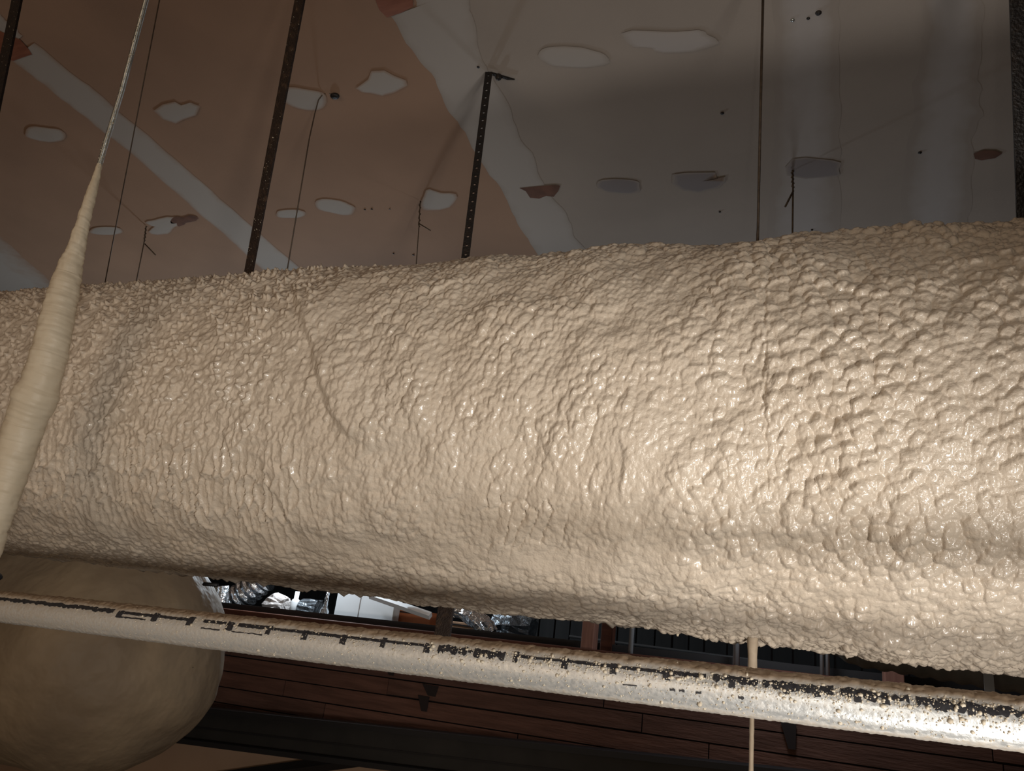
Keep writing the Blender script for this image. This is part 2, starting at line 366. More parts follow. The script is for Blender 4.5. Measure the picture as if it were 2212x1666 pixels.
# ------------------------------------------------------------------ far wall of stained planks with an open clerestory
YW = 3.60; SH = 0.02
zt = lambda x: CZ - 0.035 + SH * x                        # sill height along the wall
b = bmesh.new(); box(b, X0, X1, YW + 0.02, YW + 0.12, 0, CZ - 0.10); wall = struct('wall_back', b, m_joint)
r_ = random.Random(4)
ph = 0.082
for row in range(9):
    x = X0 + r_.random() * 1.0 - 1.0
    while x < X1:
        ln = 0.9 + r_.random() * 1.5
        x2 = min(x + ln, X1)
        if x2 > -4.6 and x < 2.4:
            z1 = CZ - 0.125 - row * ph; b = bmesh.new(); pr = r_.random() * 0.012
            box(b, max(x, X0) + .002, x2 - .003, YW - 0.004 - pr, YW + 0.02, z1 - ph + 0.005 + r_.random() * .004, z1, SH)
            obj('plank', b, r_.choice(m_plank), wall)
        x = x2
# knots and notches in the boards
for (px, py, w, h) in ((930, 1492, 0.05, 0.05), (914, 1520, 0.035, 0.07), (1705, 1590, 0.035, 0.10), (842, 1452, 0.03, 0.03)):
    c = at(px, py, YW - 0.018); b = bmesh.new()
    box(b, c.x - w, c.x + w * .8, c.y - .002, c.y + .004, c.z - h / 2, c.z + h / 2, 0.0)
    for v in b.verts:
        if v.co.z < c.z: v.co.x = c.x + (v.co.x - c.x) * 0.45 + 0.012
    obj('dark_knot', b, m_joint, wall)
b = bmesh.new(); box(b, X0, X1, YW - 0.05, YW + 0.14, CZ - 0.112, CZ - 0.036, SH, 0.004)
t = struct('trim_1', b, m_plate, 'red brown sill beam along the top of the plank wall')
b = bmesh.new(); box(b, X0, X1, YW + 0.15, YW + 0.30, CZ - 0.045, CZ - 0.004, SH)
struct('trim_2', b, m_beam_edge, 'black ledge behind the sill beam')
def post(px, py, w, m, label, Y):
    c = at(px, py, Y); b = bmesh.new(); box(b, c.x - w / 2, c.x + w / 2, Y - .02, Y + .07, zt(c.x) - 0.01, ZC, 0.0, 0.004)
    return tag(obj('wall_stud', b, m), label, 'stud')
post(1270, 1390, 0.062, m_stud, 'reddish wooden stud on the sill, seen just left of a dimmer stud', YW + 0.02)
post(1310, 1390, 0.055, m_plate, 'dim brown wooden stud standing behind and right of the reddish stud', YW + 0.14)
post(1931, 1465, 0.075, m_stud, 'lone reddish wooden stud on the sill near the grey round duct', YW + 0.02)
# next room: platform, dark boards
b = bmesh.new(); box(b, X0, X1, YW + 0.12, Y1, CZ - 0.16, CZ - 0.115); struct('floor_loft', b, m_dark)
b = bmesh.new(); box(b, -2.05, X1, 5.2, 5.26, CZ - 0.12, ZC); dw = struct('wall_loft', b, m_joint)
x = -2.03
while x < 3.2:
    w = 0.10 + r_.random() * 0.05; b = bmesh.new(); box(b, x, x + w - 0.012, 5.17 + r_.random() * .015, 5.2, CZ - 0.11, CZ + 0.9)
    obj('board', b, m_dark, dw); x += w
b = bmesh.new(); tube(b, [at(1230, 1375, 4.3), at(1700, 1436, 4.3), at(2212, 1510, 4.3)], 0.008, 8)
tag(obj('horizontal_rail', b, m_rail), 'thin grey rail running level just above the sill beam', 'rail')
for (px, py0, py1, r, lab) in ((1362, 1330, 1408, 0.012, 'thin grey rod standing right of the two wooden studs'),
                               (1590, 1350, 1436, 0.015, 'pale grey rod standing just left of the foam coated hanger rod'),
                               (1776, 1380, 1458, 0.009, 'left one of two close grey rods right of the foam hanger rod'),
                               (1788, 1380, 1460, 0.009, 'right one of two close grey rods right of the foam hanger rod')):
    p = at(px, py1, YW + 0.05); b = bmesh.new(); tube(b, [(p.x, p.y, zt(p.x) - 0.005), (p.x, p.y, ZC)], r, 8)
    tag(obj('upright_rod', b, m_rod_grey, None, True), lab, 'rod')

# lower steel channel, diagonal brace and tan wall beneath
b = bmesh.new()
e = bmesh.new()
box(e, X0, X1, YW - 0.12, YW - 0.10, CZ - 0.66 + 0.085, CZ - 0.50 + 0.085, 0.068)
ch = tag(obj('steel_channel', e, m_beam), 'dark grey steel channel running along the foot of the plank wall', 'beam')
for z in (CZ - 0.50 + 0.085, CZ - 0.66 + 0.085):
    e = bmesh.new(); box(e, X0, X1, YW - 0.19, YW - 0.10, z - 0.012, z + 0.012, 0.068); obj('flange', e, m_beam_edge, ch)
e = bmesh.new(); box(e, X0, X1, YW - 0.125, YW - 0.118, CZ - 0.60 + .085, CZ - 0.59 + .085, 0.068); obj('rib', e, m_beam_edge, ch)
b.free()
e = bmesh.new(); p0 = at(420, 1690, 3.535); p1 = at(870, 1628, 3.535); tube(e, [p0 + (p0 - p1) * 1.5, p0, p1], 0.033, 4)
tag(obj('diagonal_brace', e, m_beam_edge), 'black steel brace rising to the grey channel at the lower edge', 'brace')
b = bmesh.new(); box(b, X0, X1, YW - 0.03, YW + 0.019, 0, CZ - 0.74); struct('wall_lower', b, m_tanwall)

# ------------------------------------------------------------------ the big spray-foamed duct
CYD, CZD, RD = 1.365, 0.383, 0.354        # axis (distance, height above the eye) and radius
EXPN = 2.12
def duct_prof(th):
    c, s = np.cos(th), np.sin(th)
    k = (np.abs(c) ** EXPN + np.abs(s) ** EXPN) ** (-1 / EXPN)
    return RD * k * c, RD * k * s
def duct_hit(px, py):
    """(X, theta) on the front of the duct seen at a picture point"""
    r = ray(px, py); a = r[1] ** 2 + r[2] ** 2; bb = -2 * (r[1] * CYD + r[2] * CZD); c = CYD ** 2 + CZD ** 2 - RD ** 2
    d = bb * bb - 4 * a * c; t = (-bb - math.sqrt(max(d, 0))) / (2 * a); P = r * t
    return P[0], math.atan2(P[2] - CZD, CYD - P[1])
def build_duct():
    pxs = np.arange(-420, 2440, 2.3)
    Xf = np.array([at(px, 905, 1.05).x for px in pxs])
    Xall = np.concatenate([np.arange(-6.5, -3.2, 0.06), np.arange(-3.2, Xf[0] - .004, 0.009), Xf, np.arange(Xf[-1] + .002, 1.15, 0.0026), np.arange(1.2, 4.0, 0.05)])
    th = np.radians(np.concatenate([np.arange(-92, 128, 0.43), np.arange(130, 266, 4.0)]))
    Xg, T = np.meshgrid(Xall, th, indexing='ij')
    S = T * RD                                  # arc length, up positive
    D = np.degrees(T)
    # region weights
    wl = 1 - sstep(-0.98, -0.66, Xg + 0.10 * fbm(S * 6, Xg * 3, 3))        # left part: sharp small peaks
    wr = sstep(-0.34, -0.05, Xg + 0.08 * fbm(S * 6, Xg * 3, 5))            # right part
    wm = np.clip(1 - wl - wr, 0, 1)
    wu = 1 - sstep(-58, -48, D + 5 * fbm(Xg * 9, S * 5, 8))                # underside
    # domain warp
    wx = 0.0055 * fbm(Xg * 22, S * 22, 31, 3); wy = 0.0055 * fbm(Xg * 22, S * 22, 47, 3)
    wx2 = 0.0024 * fbm(Xg * 70, S * 70, 33, 2); wy2 = 0.0024 * fbm(Xg * 70, S * 70, 49, 2)
    x, y = Xg + wx + wx2, S + wy + wy2
    h = np.zeros_like(x)
    # broad undulation of the coat
    und = 0.016 * fbm(Xg * 4.2, S * 5.0, 61, 2) + 0.009 * fbm((Xg - 0.35 * S) * 13, S * 11, 67, 2)
    h += und * (0.55 + 0.35 * wr + 0.25 * wm) * (1 - 0.8 * sstep(55, 90, D))
    dens = 0.5 + fbm(Xg * 7, S * 7, 71, 2)
    # --- middle: large soft pillows leaning up to the right, small beads between
    xm, ym = x - 0.32 * y, y + 0.15 * x
    big = pillow(xm / 0.0225, ym / 0.0245, 101); sm = pillow(xm / 0.0108, ym / 0.0118, 111); ti = pillow(x / 0.0075, y / 0.0075, 117)
    mixm = sstep(0.2, 0.8, dens)
    hm = 0.0080 * big * mixm + 0.0046 * sm + 0.0006 * ti
    # --- right: medium beads drawn out sideways
    xr, yr = 0.94 * x + 0.34 * y, 0.94 * y - 0.34 * x
    hr = 0.0098 * pillow(xr / 0.0205, yr / 0.0165, 121) * (0.35 + dens) + 0.0032 * pillow(xr / 0.0105, yr / 0.0085, 131)
    # --- left: sharp crests, drawn out into upright runs low down
    f1, f2, rr = voronoi((x - 0.22 * y) / 0.0135, y / (0.0135 * 1.5), 141); g1, g2, gr = voronoi((x - 0.15 * y) / 0.019, y / 0.062, 151)
    lowl = sstep(-6, -30, D)
    crest = np.clip(1 - (f2 - f1) / 0.42, 0, 1) ** 1.6; crest2 = np.clip(1 - (g2 - g1) / 0.40, 0, 1) ** 1.5
    q1, q2, qr = voronoi((x - 0.1 * y) / 0.0135, y / 0.0145, 153)
    peak = np.clip(1 - q1 / 0.55, 0, 1) ** 1.2 * np.clip(qr * 1.8 - 0.5, 0, 1.3)
    hl = (1 - lowl) * (0.0018 * crest * (0.2 + 1.1 * rr) + 0.0105 * peak + 0.0034 * pillow(x / 0.0095, y / 0.011, 161))
    hl = hl + lowl * (0.0085 * crest2 * (0.15 + 1.2 * gr) + 0.0030 * peak + 0.0014 * pillow(x / 0.010, y / 0.018, 163))
    hl += 0.0045 * pillow((x - 0.3 * y) / 0.034, y / 0.05, 165)
    # --- lower-middle: upright wrinkles
    wrk = sstep(-12, -30, D) * (1 - wu) * wm * (0.25 + 0.75 * sstep(0.35, 0.75, 0.5 + fbm(Xg * 8, S * 6, 173, 2)))
    k1, k2, kr = voronoi((x - 0.45 * y + wx) / 0.024, (y + wy) / 0.07, 171)
    hw = 0.0030 * np.clip(1 - (k1 / 0.8) ** 2, 0, 1) * (0.3 + kr) - 0.0042 * np.exp(-((k2 - k1) / 0.07) ** 2) * sstep(0.35, 0.7, kr) + 0.0030 * sm + 0.0012 * ti
    hm = hm * (1 - wrk) + hw * wrk
    # --- underside: fine dense beads
    hu = 0.0062 * pillow(x / 0.0165, y / 0.0135, 181) + 0.0016 * pillow(x / 0.008, y / 0.007, 183) + 0.004 * fbm(x * 30, y * 30, 185, 2)
    hu *= 0.7 + 0.7 * wr
    hf = hl * wl + hm * wm + hr * wr
    smooth_band = np.exp(-((D + 52) / 7) ** 2) * (1 - 0.55 * wr)
    h += hf * (1 - wu) * (1 - 0.62 * smooth_band) + hu * wu
    # --- lap edges where one spray pass ends over another
    def lap(pts, hgt, soft, sign=1):
        P = [duct_hit(*p) for p in pts]; t_ = np.array([p[1] for p in P]); x_ = np.array([p[0] for p in P])
        o = np.argsort(t_); t_, x_ = t_[o], x_[o]
        xe = np.interp(T, t_, x_) + 0.010 * fbm(S * 40, S * 0 + 3, 7, 3)
        fade = sstep(t_[0] - .05, t_[0] + .08, T) * (1 - sstep(t_[-1] - .08, t_[-1] + .05, T))
        d = (Xg - xe) * sign
        return hgt * fade * sstep(-soft, soft, d) * np.exp(-np.clip(d, 0, None) / 0.16)
    h += lap([(640, 640), (668, 720), (690, 790), (700, 840), (722, 890), (740, 930)], 0.013, 0.012)
    h += lap([(575, 985), (590, 1030), (622, 1090), (640, 1140)], 0.009, 0.010)
    h += lap([(730, 900), (760, 940), (800, 962)], 0.007, 0.010)
    h += lap([(1340, 930), (1352, 990), (1345, 1050), (1330, 1100)], 0.004, 0.004)
    h += lap([(1655, 760), (1650, 860), (1655, 900)], 0.006, 0.006)
    # --- the crack over a buried hanger wire
    P = [duct_hit(*p) for p in ((1640, 530), (1668, 575), (1652, 650), (1655, 760), (1652, 860), (1655, 960), (1660, 1090))]
    tt = np.array([p[1] for p in P])[::-1]; xx = np.array([p[0] for p in P])[::-1]
    xe = np.interp(T, tt, xx) + 0.006 * fbm(S * 60, S * 0, 9, 3)
    h -= 0.0032 * np.exp(-((Xg - xe) / 0.0017) ** 2) * (0.55 + 0.9 * np.clip(fbm(S * 25, S * 0, 19, 2) + .3, 0, 1)) * sstep(tt[0], tt[0] + 0.1, T)
    # --- sag along the lower right where the coat is thickest, hanging drops on the rim
    sag = np.exp(-((D + 72) / 16) ** 2) * sstep(-0.30, 0.25, Xg) * (-0.006 + 0.010 * fbm(Xg * 9, S * 0, 13, 2))
    h += sag
    drop = np.exp(-((D + 80) / 13) ** 2) * sstep(-0.6, 0.2, Xg)
    h += 0.008 * drop * np.clip(pillow(Xg / 0.035, S / 0.05, 191), 0, 1)
    c, s = duct_prof(T)
    nx = np.hypot(c, s); c2, s2 = c / nx, s / nx
    # slight bow of the whole duct
    V = np.stack([Xg, CYD - (c + h * c2), CZ + CZD + (s + h * s2)], -1)
    me = grid_mesh('foam_coated_duct', V, len(Xall), len(th), close_v=True)
    return me
duct = tag(link('foam_coated_duct', build_duct(), m_foam), 'huge round air duct coated in lumpy cream spray foam, hung below the ceiling', 'duct')
p = at(1464, 1366, 1.38); b = bmesh.new()
tube(b, [p + Vector((0, 0, 0.03)), p + Vector((0, 0, 0.01)), p, p - Vector((0, 0, 0.007))], [0.008, 0.006, 0.004, 0.0015], 8)
obj('foam_drip', b, m_foam_smooth, duct, True)

# ------------------------------------------------------------------ foamed elbow below, turning away
def build_stub():
    r = 0.417; c = (-2.388, 2.20, CZ - 0.269)
    u = np.concatenate([np.linspace(-2.4, 0, 70), np.linspace(0.02, math.pi / 2 - 0.004, 70)]); nv = 180
    v = np.linspace(0, 2 * np.pi, nv, endpoint=False)
    U, VV = np.meshgrid(u, v, indexing='ij')
    ax = np.where(U < 0, U, r * np.sin(np.maximum(U, 0))); rad = np.where(U < 0, r, r * np.cos(np.maximum(U, 0)))
    P = np.stack([ax, -np.cos(VV) * rad, np.sin(VV) * rad], -1)
    Nn = np.stack([np.maximum(ax, 0), P[..., 1], P[..., 2]], -1); Nn /= np.linalg.norm(Nn, axis=-1, keepdims=True)
    def f3(k, sd): return fbm(P[..., 0] * k + 3, P[..., 2] * k * .8, sd, 2) + fbm(P[..., 1] * k + 9, P[..., 2] * k, sd + 3, 2)
    P = P + Nn * (0.016 * f3(3.0, 201) + 0.007 * f3(9.0, 221))[..., None]
    return grid_mesh('capped_duct', P + np.array(c), len(u), nv, close_v=True)
tag(link('capped_duct', build_stub(), m_elbow_shaded), 'shade-darkened round capped duct with smooth wavy foam, below the big foam duct at left', 'duct')

# ------------------------------------------------------------------ sprinkler pipe, dusted with overspray
PL = np.array(tuple(at(0, 1311.5, 0.95))); PR = np.array(tuple(at(2212, 1567, 0.92)))
PD = PR - PL; PLEN = np.linalg.norm(PD); PD /= PLEN
PN = np.array([0, -1.0, 0]); PN -= PD * PD.dot(PN); PN /= np.linalg.norm(PN)
PUV = np.cross(PD, PN); PUV = PUV if PUV[2] > 0 else -PUV
RP = 0.0243
def pipe_pt(t, a, r=RP):
    """t metres from the left frame edge, a angle: 0 faces the viewer, +90 deg is the top"""
    return PL + PD * t + r * (np.cos(a)[..., None] * PN + np.sin(a)[..., None] * PUV) if hasattr(a, 'shape') else PL + PD * t + r * (math.cos(a) * PN + math.sin(a) * PUV)
def build_pipe():
    tv = np.concatenate([np.arange(-2.2, -0.2, 0.03), np.arange(-0.2, PLEN + 0.15, 0.0019), np.arange(PLEN + 0.152, PLEN + 0.7, 0.003), np.arange(PLEN + 0.72, PLEN + 2.0, 0.03)])
    av = np.radians(np.concatenate([np.arange(-100, 130, 3.2), np.arange(132, 260, 8)]))
    Tm, Am = np.meshgrid(tv, av, indexing='ij'); D = np.degrees(Am)
    S = Am * RP
    crust = sstep(38, 58, D + 10 * fbm(Tm * 30, S * 30, 301, 3)) * (1 - sstep(150, 175, D))
    rim = 1 - sstep(-62, -46, D + 7 * fbm(Tm * 60, S * 60, 303, 3))
    h = crust * (0.0012 + 0.0024 * pillow(Tm / 0.012, S / 0.012, 305) + 0.0012 * pillow(Tm / 0.005, S / 0.005, 306)) + rim * (0.0004 + 0.0011 * np.abs(pillow(Tm / 0.0055, S / 0.006, 307)))
    h += 0.0003 * pillow(Tm / 0.004, S / 0.004, 309) * (1 - crust)
    dust = 0.95 * crust + 0.75 * rim + (1 - crust) * (1 - rim) * np.clip(0.80 - 0.85 * Tm / PLEN, 0.0, 1) + 0.25 * sstep(0, 40, D) * (1 - crust)
    rr = RP + h
    V = PL + PD * Tm[..., None] + rr[..., None] * (np.cos(Am)[..., None] * PN + np.sin(Am)[..., None] * PUV)
    me = grid_mesh('sprinkler_pipe', V, len(tv), len(av), close_v=True)
    a = me.attributes.new('dust', 'FLOAT', 'POINT'); a.data.foreach_set('value', dust.astype(np.float32).ravel())
    a = me.attributes.new('crust', 'FLOAT', 'POINT'); a.data.foreach_set('value', crust.astype(np.float32).ravel())
    return me
pipe = tag(link('sprinkler_pipe', build_pipe(), m_pipe), 'galvanised steel pipe dusted with foam specks and black print, crossing below the foam duct', 'pipe')

# black print along the pipe: thin bars with cross ticks and one blurred word
def pipe_t(px, py):                       # where along the pipe a picture point lies
    r = ray(px, py); o = np.array([0, 0, CZ]); w = o - PL
    a, b_, c = r.dot(r), r.dot(PD), 1.0; d, e = r.dot(w), PD.dot(w)
    return (a * e - b_ * d) / (a * c - b_ * b_)
PV, PQ = [], []
def ink(t0, t1, a0, a1, n=None, jag=0.0, seed=0):
    n = n or max(2, int((t1 - t0) / 0.004)); rr = random.Random(seed + int(t0 * 1e4))
    base = len(PV)
    for i in range(n + 1):
        t = t0 + (t1 - t0) * i / n; j = jag * (rr.random() - .5) * 2; j2 = jag * (rr.random() - .5) * 2
        for k in range(4):
            a = math.radians(a0 + j + (a1 + j2 - a0 - j) * k / 3 - 9.0); PV.append(pipe_pt(t, a, RP + 0.0010))
    for i in range(n):
        for k in range(3):
            q = base + i * 4 + k; PQ.append((q, q + 4, q + 5, q + 1))
def seg(p0, p1, a0, a1, jag=1.5): ink(pipe_t(*p0), pipe_t(*p1), a0, a1, jag=jag)
def tick(p, a0, a1, w=0.006, lean=0.0):
    t = pipe_t(*p); ink(t - w / 2, t + w / 2, a0, a1, 3, jag=2.0)
seg((-60, 1280), (270, 1320), 36, 52, 4); seg((285, 1322), (438, 1340), 36, 47)
for q in ((285, 1325), (360, 1332), (436, 1338)): tick(q, 22, 56, 0.012)
seg((285, 1340), (340, 1345), 22, 27)
seg((462, 1342), (510, 1348), 38, 49); tick((520, 1352), 20, 54, 0.013)
seg((536, 1352), (602, 1360), 36, 50); tick((602, 1362), 22, 54, 0.008)
seg((602, 1360), (680, 1369), 37, 47); tick((680, 1371), 18, 50, 0.010)
seg((680, 1369), (762, 1379), 36, 47); tick((762, 1382), 18, 48, 0.010)
seg((762, 1379), (845, 1389), 37, 46); tick((846, 1390), 22, 56, 0.007)
seg((846, 1390), (940, 1401), 37, 46); tick((940, 1400), 20, 58, 0.009)
seg((460, 1358), (500, 1362), 17, 20); seg((525, 1365), (590, 1374), 17, 20)
for i, (pa, pb, lo, hi) in enumerate(((962, 975, 26, 50), (976, 990, 30, 51), (990, 1004, 27, 49), (1006, 1024, 26, 50), (1026, 1036, 37, 44), (1038, 1052, 26, 49), (1053, 1066, 30, 48), (1067, 1080, 26, 47), (1081, 1092, 30, 49), (1092, 1104, 24, 49))):
    ink(pipe_t(pa, 1405 + (pa - 962) * .12), pipe_t(pb, 1405 + (pb - 962) * .12), lo, hi, 4, jag=4.5, seed=i)
tick((1128, 1416), 22, 56, 0.006); seg((1128, 1416), (1232, 1430), 37, 45); tick((1232, 1432), 20, 52, 0.008)
seg((1232, 1430), (1328, 1442), 37, 46); tick((1335, 1446), 20, 50, 0.008); seg((1340, 1444), (1445, 1457), 36, 45); tick((1447, 1460), 20, 50, 0.008)
seg((1447, 1458), (1530, 1468), 35, 47, 3); seg((1545, 1470), (1640, 1482), 34, 50, 6); seg((1650, 1484), (1800, 1503), 32, 50, 8); seg((1815, 1506), (1960, 1525), 30, 48, 9); seg((1975, 1528), (2260, 1565), 28, 47, 9)
for q in (1585, 1700, 1765, 1850, 1910, 2030, 2090): tick((q, 1478 + (q - 1585) * .125), 20, 50, 0.007)
seg((1355, 1480), (1385, 1484), -4, -1, 1)
for (t_) in ((1460, 1494), (1480, 1492), (1515, 1507), (1605, 1508)): tick(t_, -4, 2, 0.006)
pr = quads_mesh('printed_marking', np.array(PV), np.array(PQ)); link('printed_marking', pr, m_print, pipe)['kind'] = 'stuff'

def specks(name, P, N_, Rr, parent, m=None, squash=0.75):
    """many tiny foam droplets stuck to a surface, joined into one mesh"""
    bs = bmesh.new(); bmesh.ops.create_icosphere(bs, subdivisions=1, radius=1.0)
    v0 = np.array([v.co[:] for v in bs.verts]); f0 = np.array([[v.index for v in f.verts] for f in bs.faces]); bs.free()
    n = len(P); st = rng.uniform(0.75, 1.3, (n, 1, 3)) * Rr[:, None, None]
    V = P[:, None, :] + v0[None] * st
    Q = f0[None] + (np.arange(n) * len(v0))[:, None, None]
    me = quads_mesh(name, V.reshape(-1, 3), Q.reshape(-1, 3)); o = link(name, me, m or m_speck, parent); o['kind'] = 'stuff'; return o
n = 7600
t_ = PLEN * np.sqrt(rng.uniform(0.02, 1.90, n)) - 0.05; a_ = np.radians(np.where(rng.random(n) < 0.62, rng.normal(30, 16, n), rng.uniform(-60, 92, n)))
sz = np.clip(rng.lognormal(math.log(0.0006), 0.36, n), 0.00035, 0.0016)
big = rng.random(n) < 0.035; sz[big] = rng.uniform(0.0014, 0.0023, big.sum())
sz *= 0.85 + 0.5 * (t_ / PLEN)
P = np.array([pipe_pt(t, a, RP + 0.0003) for t, a in zip(t_, a_)])
specks('foam_specks', P, None, sz, pipe)

# ------------------------------------------------------------------ hangers
# threaded rod on the left wearing a cone of foam
def rod_pts():
    px = [(330, -55), (316, 0), (262, 200), (228, 310), (203, 400), (180, 480), (163, 540), (148, 590), (130, 660), (115, 730), (97, 800), (75, 860), (52, 920), (33, 985), (10, 1060), (-12, 1130), (-40, 1220)]
    wd = [22, 21, 19, 19, 20, 26, 36, 52, 63, 68, 74, 78, 80, 74, 68, 62, 58]
    ys = np.linspace(0.80, 0.93, len(px))
    P = [at(*p, y) for p, y in zip(px, ys)]; P[0] = P[1] + (P[0] - P[1]) * ((ZC + 0.002 - P[1].z) / (P[0].z - P[1].z)); Rr = [w / 2 / F * (R.T @ (np.array(tuple(p)) - np.array([0, 0, CZ])))[2] for w, p in zip(wd, P)]
    return np.array([tuple(p) for p in P]), np.array(Rr)
RPn, RRd = rod_pts()
sl = np.concatenate([[0], np.cumsum(np.linalg.norm(np.diff(RPn, axis=0), axis=1))])
hang = empty('foamed_hanger_rod', Vector(RPn[0]), 'threaded steel hanger rod swelling into a cream foam cone at the left edge', 'hanger rod')
def swept(name, s0, s1, step, radf, m, parent, nv=28):
    s = np.arange(s0, s1, step); C = np.stack([np.interp(s, sl, RPn[:, k]) for k in range(3)], 1)
    for _ in range(3): C[1:-1] = (C[:-2] + 2 * C[1:-1] + C[2:]) / 4
    tg = np.gradient(C, axis=0); tg /= np.linalg.norm(tg, axis=1)[:, None]
    n0 = np.cross(tg, np.array([0, 1.0, 0])); n0 /= np.linalg.norm(n0, axis=1)[:, None]; b0 = np.cross(tg, n0)
    v = np.linspace(0, 2 * np.pi, nv, endpoint=False)
    Sg, Vg = np.meshgrid(s, v, indexing='ij'); rad = radf(Sg, Vg)
    V = C[:, None, :] + rad[..., None] * (np.cos(Vg)[..., None] * n0[:, None, :] + np.sin(Vg)[..., None] * b0[:, None, :])
    return link(name, grid_mesh(name, V, len(s), nv, close_v=True), m, parent)
swept('threaded_rod', -0.0, sl[-1], 0.0004, lambda S, V: 0.0047 + 0.0005 * np.sin(2 * np.pi * S / 0.0018 + V), m_galv, hang, 14)
s400 = sl[4]
def foamrad(S, V):
    r = np.interp(S, sl, RRd); w = sstep(s400 - 0.07, s400 + 0.03, S)
    ring = 0.0024 * fbm(S * 55, V * 0.25, 401, 2) + 0.0013 * fbm(S * 140 + 0.6 * np.sin(V), V * 0 + 2, 405, 2) + 0.0016 * fbm(S * 60, np.cos(V) * 2.5, 407, 2)
    bul = 1 + 0.16 * np.exp(-((S - np.interp(11, np.arange(len(sl)), sl)) / 0.02) ** 2)
    return r * bul * (0.72 + 0.28 * w) * (1 if True else 0) + ring * np.clip((r - 0.004) / 0.01, 0.15, 1.0) - 0.0022 * (1 - w)
swept('foam_coat', s400 - 0.045, sl[-1], 0.0011, foamrad, m_foam_smooth, hang, 40)
n = 420; s_ = rng.uniform(0.02, s400 + 0.02, n) ** 1.0; s_ = np.sort(s_); a_ = rng.uniform(-0.4, 1.4, n)
C = np.stack([np.interp(s_, sl, RPn[:, k]) for k in range(3)], 1)
side = np.array([1.0, -0.35, 0.0]); P = C + 0.0052 * (np.cos(a_)[:, None] * np.array([0.93, -.36, 0]) + np.sin(a_)[:, None] * np.array([-.36, -.93, 0]))
specks('foam_specks', P, None, np.clip(rng.lognormal(math.log(0.0007), 0.4, n), .0004, .0019), hang)

def strap(name, P0, P1, w, th, m, label, holes=0, foot=False, foam_end=0, nsp=120, facing=None, pitch=0.019, perf=True):
    """flat punched hanger strap from P0 (bottom) to P1 (top) with real holes"""
    P0, P1 = Vector(P0), Vector(P1); root = empty(name, P0, label, 'hanger strap', 'duct hanger straps')
    t = (P1 - P0).normalized(); n = Vector((0.0, -1.0, 0.0)) if facing is None else Vector(facing); n = (n - t * n.dot(t)).normalized(); s = t.cross(n)
    L_ = (P1 - P0).length; bm = bmesh.new()
    np_ = max(1, int(L_ / pitch)); pit = L_ / np_; hr = 0.0030
    K = 8
    for side_ in (0, 1):
        o = n * (th / 2 if side_ == 0 else -th / 2)
        for i in range(np_):
            c = P0 + t * (pit * (i + .5)) + o
            sq = [(-1, -1), (0, -1), (1, -1), (1, 0), (1, 1), (0, 1), (-1, 1), (-1, 0)]
            out = [bm.verts.new(c + s * (w / 2 * a) + t * (pit / 2 * b_)) for a, b_ in sq]
            if perf:
                inn = [bm.verts.new(c + s * (hr * a / math.hypot(a, b_)) + t * (hr * b_ / math.hypot(a, b_))) for a, b_ in sq]
                for k in range(K): bm.faces.new([out[k], out[(k + 1) % K], inn[(k + 1) % K], inn[k]])
            else: bm.faces.new(out)
    bmesh.ops.remove_doubles(bm, verts=bm.verts[:], dist=1e-5)
    for e_, sg in ((1, s), (-1, s)):
        a = [P0 + s * (w / 2 * e_) + n * (th / 2), P0 + s * (w / 2 * e_) - n * (th / 2), P1 + s * (w / 2 * e_) - n * (th / 2), P1 + s * (w / 2 * e_) + n * (th / 2)]
        bm.faces.new([bm.verts.new(v) for v in a])
    obj('strap_body', bm, m, root)
    if foot:
        bm = bmesh.new(); q = P1
        vs = [q + s * (w / 2 * i) + d for i in (-1, 1) for d in (Vector((0.0, 0, 0)), Vector((0.0, 0, -0.004)), Vector((0.05, 0.035, -0.004)), Vector((0.05, 0.035, 0)))]
        vv = [bm.verts.new(v) for v in vs]
        for f in ((0, 1, 2, 3), (7, 6, 5, 4), (0, 3, 7, 4), (1, 5, 6, 2), (0, 4, 5, 1), (3, 2, 6, 7)): bm.faces.new([vv[i] for i in f])
        bmesh.ops.create_uvsphere(bm, u_segments=10, v_segments=6, radius=0.009, matrix=Matrix.Translation(q + Vector((0.022, 0.016, -0.006))))
        obj('bent_foot', bm, m_steel_dark, root)
    if nsp:
        f_ = rng.random(nsp) ** (1.6 if foam_end else 1.0); g = rng.uniform(-.5, .5, nsp)
        P = np.array([tuple(P0 + t * (L_ * a) + s * (w * b_) + n * (th / 2)) for a, b_ in zip(f_, g)])
        specks('foam_specks', P, None, np.clip(rng.lognormal(math.log(0.0007), 0.35, nsp), .0004, .0016), root)
    return root
def ext(pa, ya, pb, yb, k=1.0):
    a = at(*pa, ya); b_ = at(*pb, yb); f = (ZC - a.z) / (b_.z - a.z); return a, a + (b_ - a) * f
a, bb = ext((534, 606), 1.24, (648, 0), 0.93)
strap('hanger_strap', a - (bb - a).normalized() * 0.05, bb, 0.0285, 0.005, m_rust, 'rusty brown hanger strap with a speckled foot, second from the left', nsp=110, foam_end=1, perf=False)
a, bb = ext((-2, 190), 0.76, (37, 0), 0.74)
strap('hanger_strap', a + (a - bb).normalized() * 0.3, bb, 0.030, 0.005, m_steel_dark, 'black hanger strap cut off by the left edge of the view', nsp=60, perf=False)
a, bb = ext((2220, 500), 1.24, (2205, 0), 1.05)
strap('hanger_strap', a - (bb - a).normalized() * 0.05, bb, 0.030, 0.005, m_steel_dark, 'black hanger strap cut off by the right edge of the view', nsp=14, perf=False)
tp = on_ceiling(1056, 156, CEIL - 0.003); bt = at(1005, 570, 1.32)
strap('hanger_strap', bt - Vector((0, 0, 0.06)), tp, 0.0185, 0.0025, m_steel_dark, 'black punched hanger strap with a row of holes and bent foot on the ceiling', foot=True, nsp=0, facing=(0.25, -0.95, 0), pitch=0.0245)

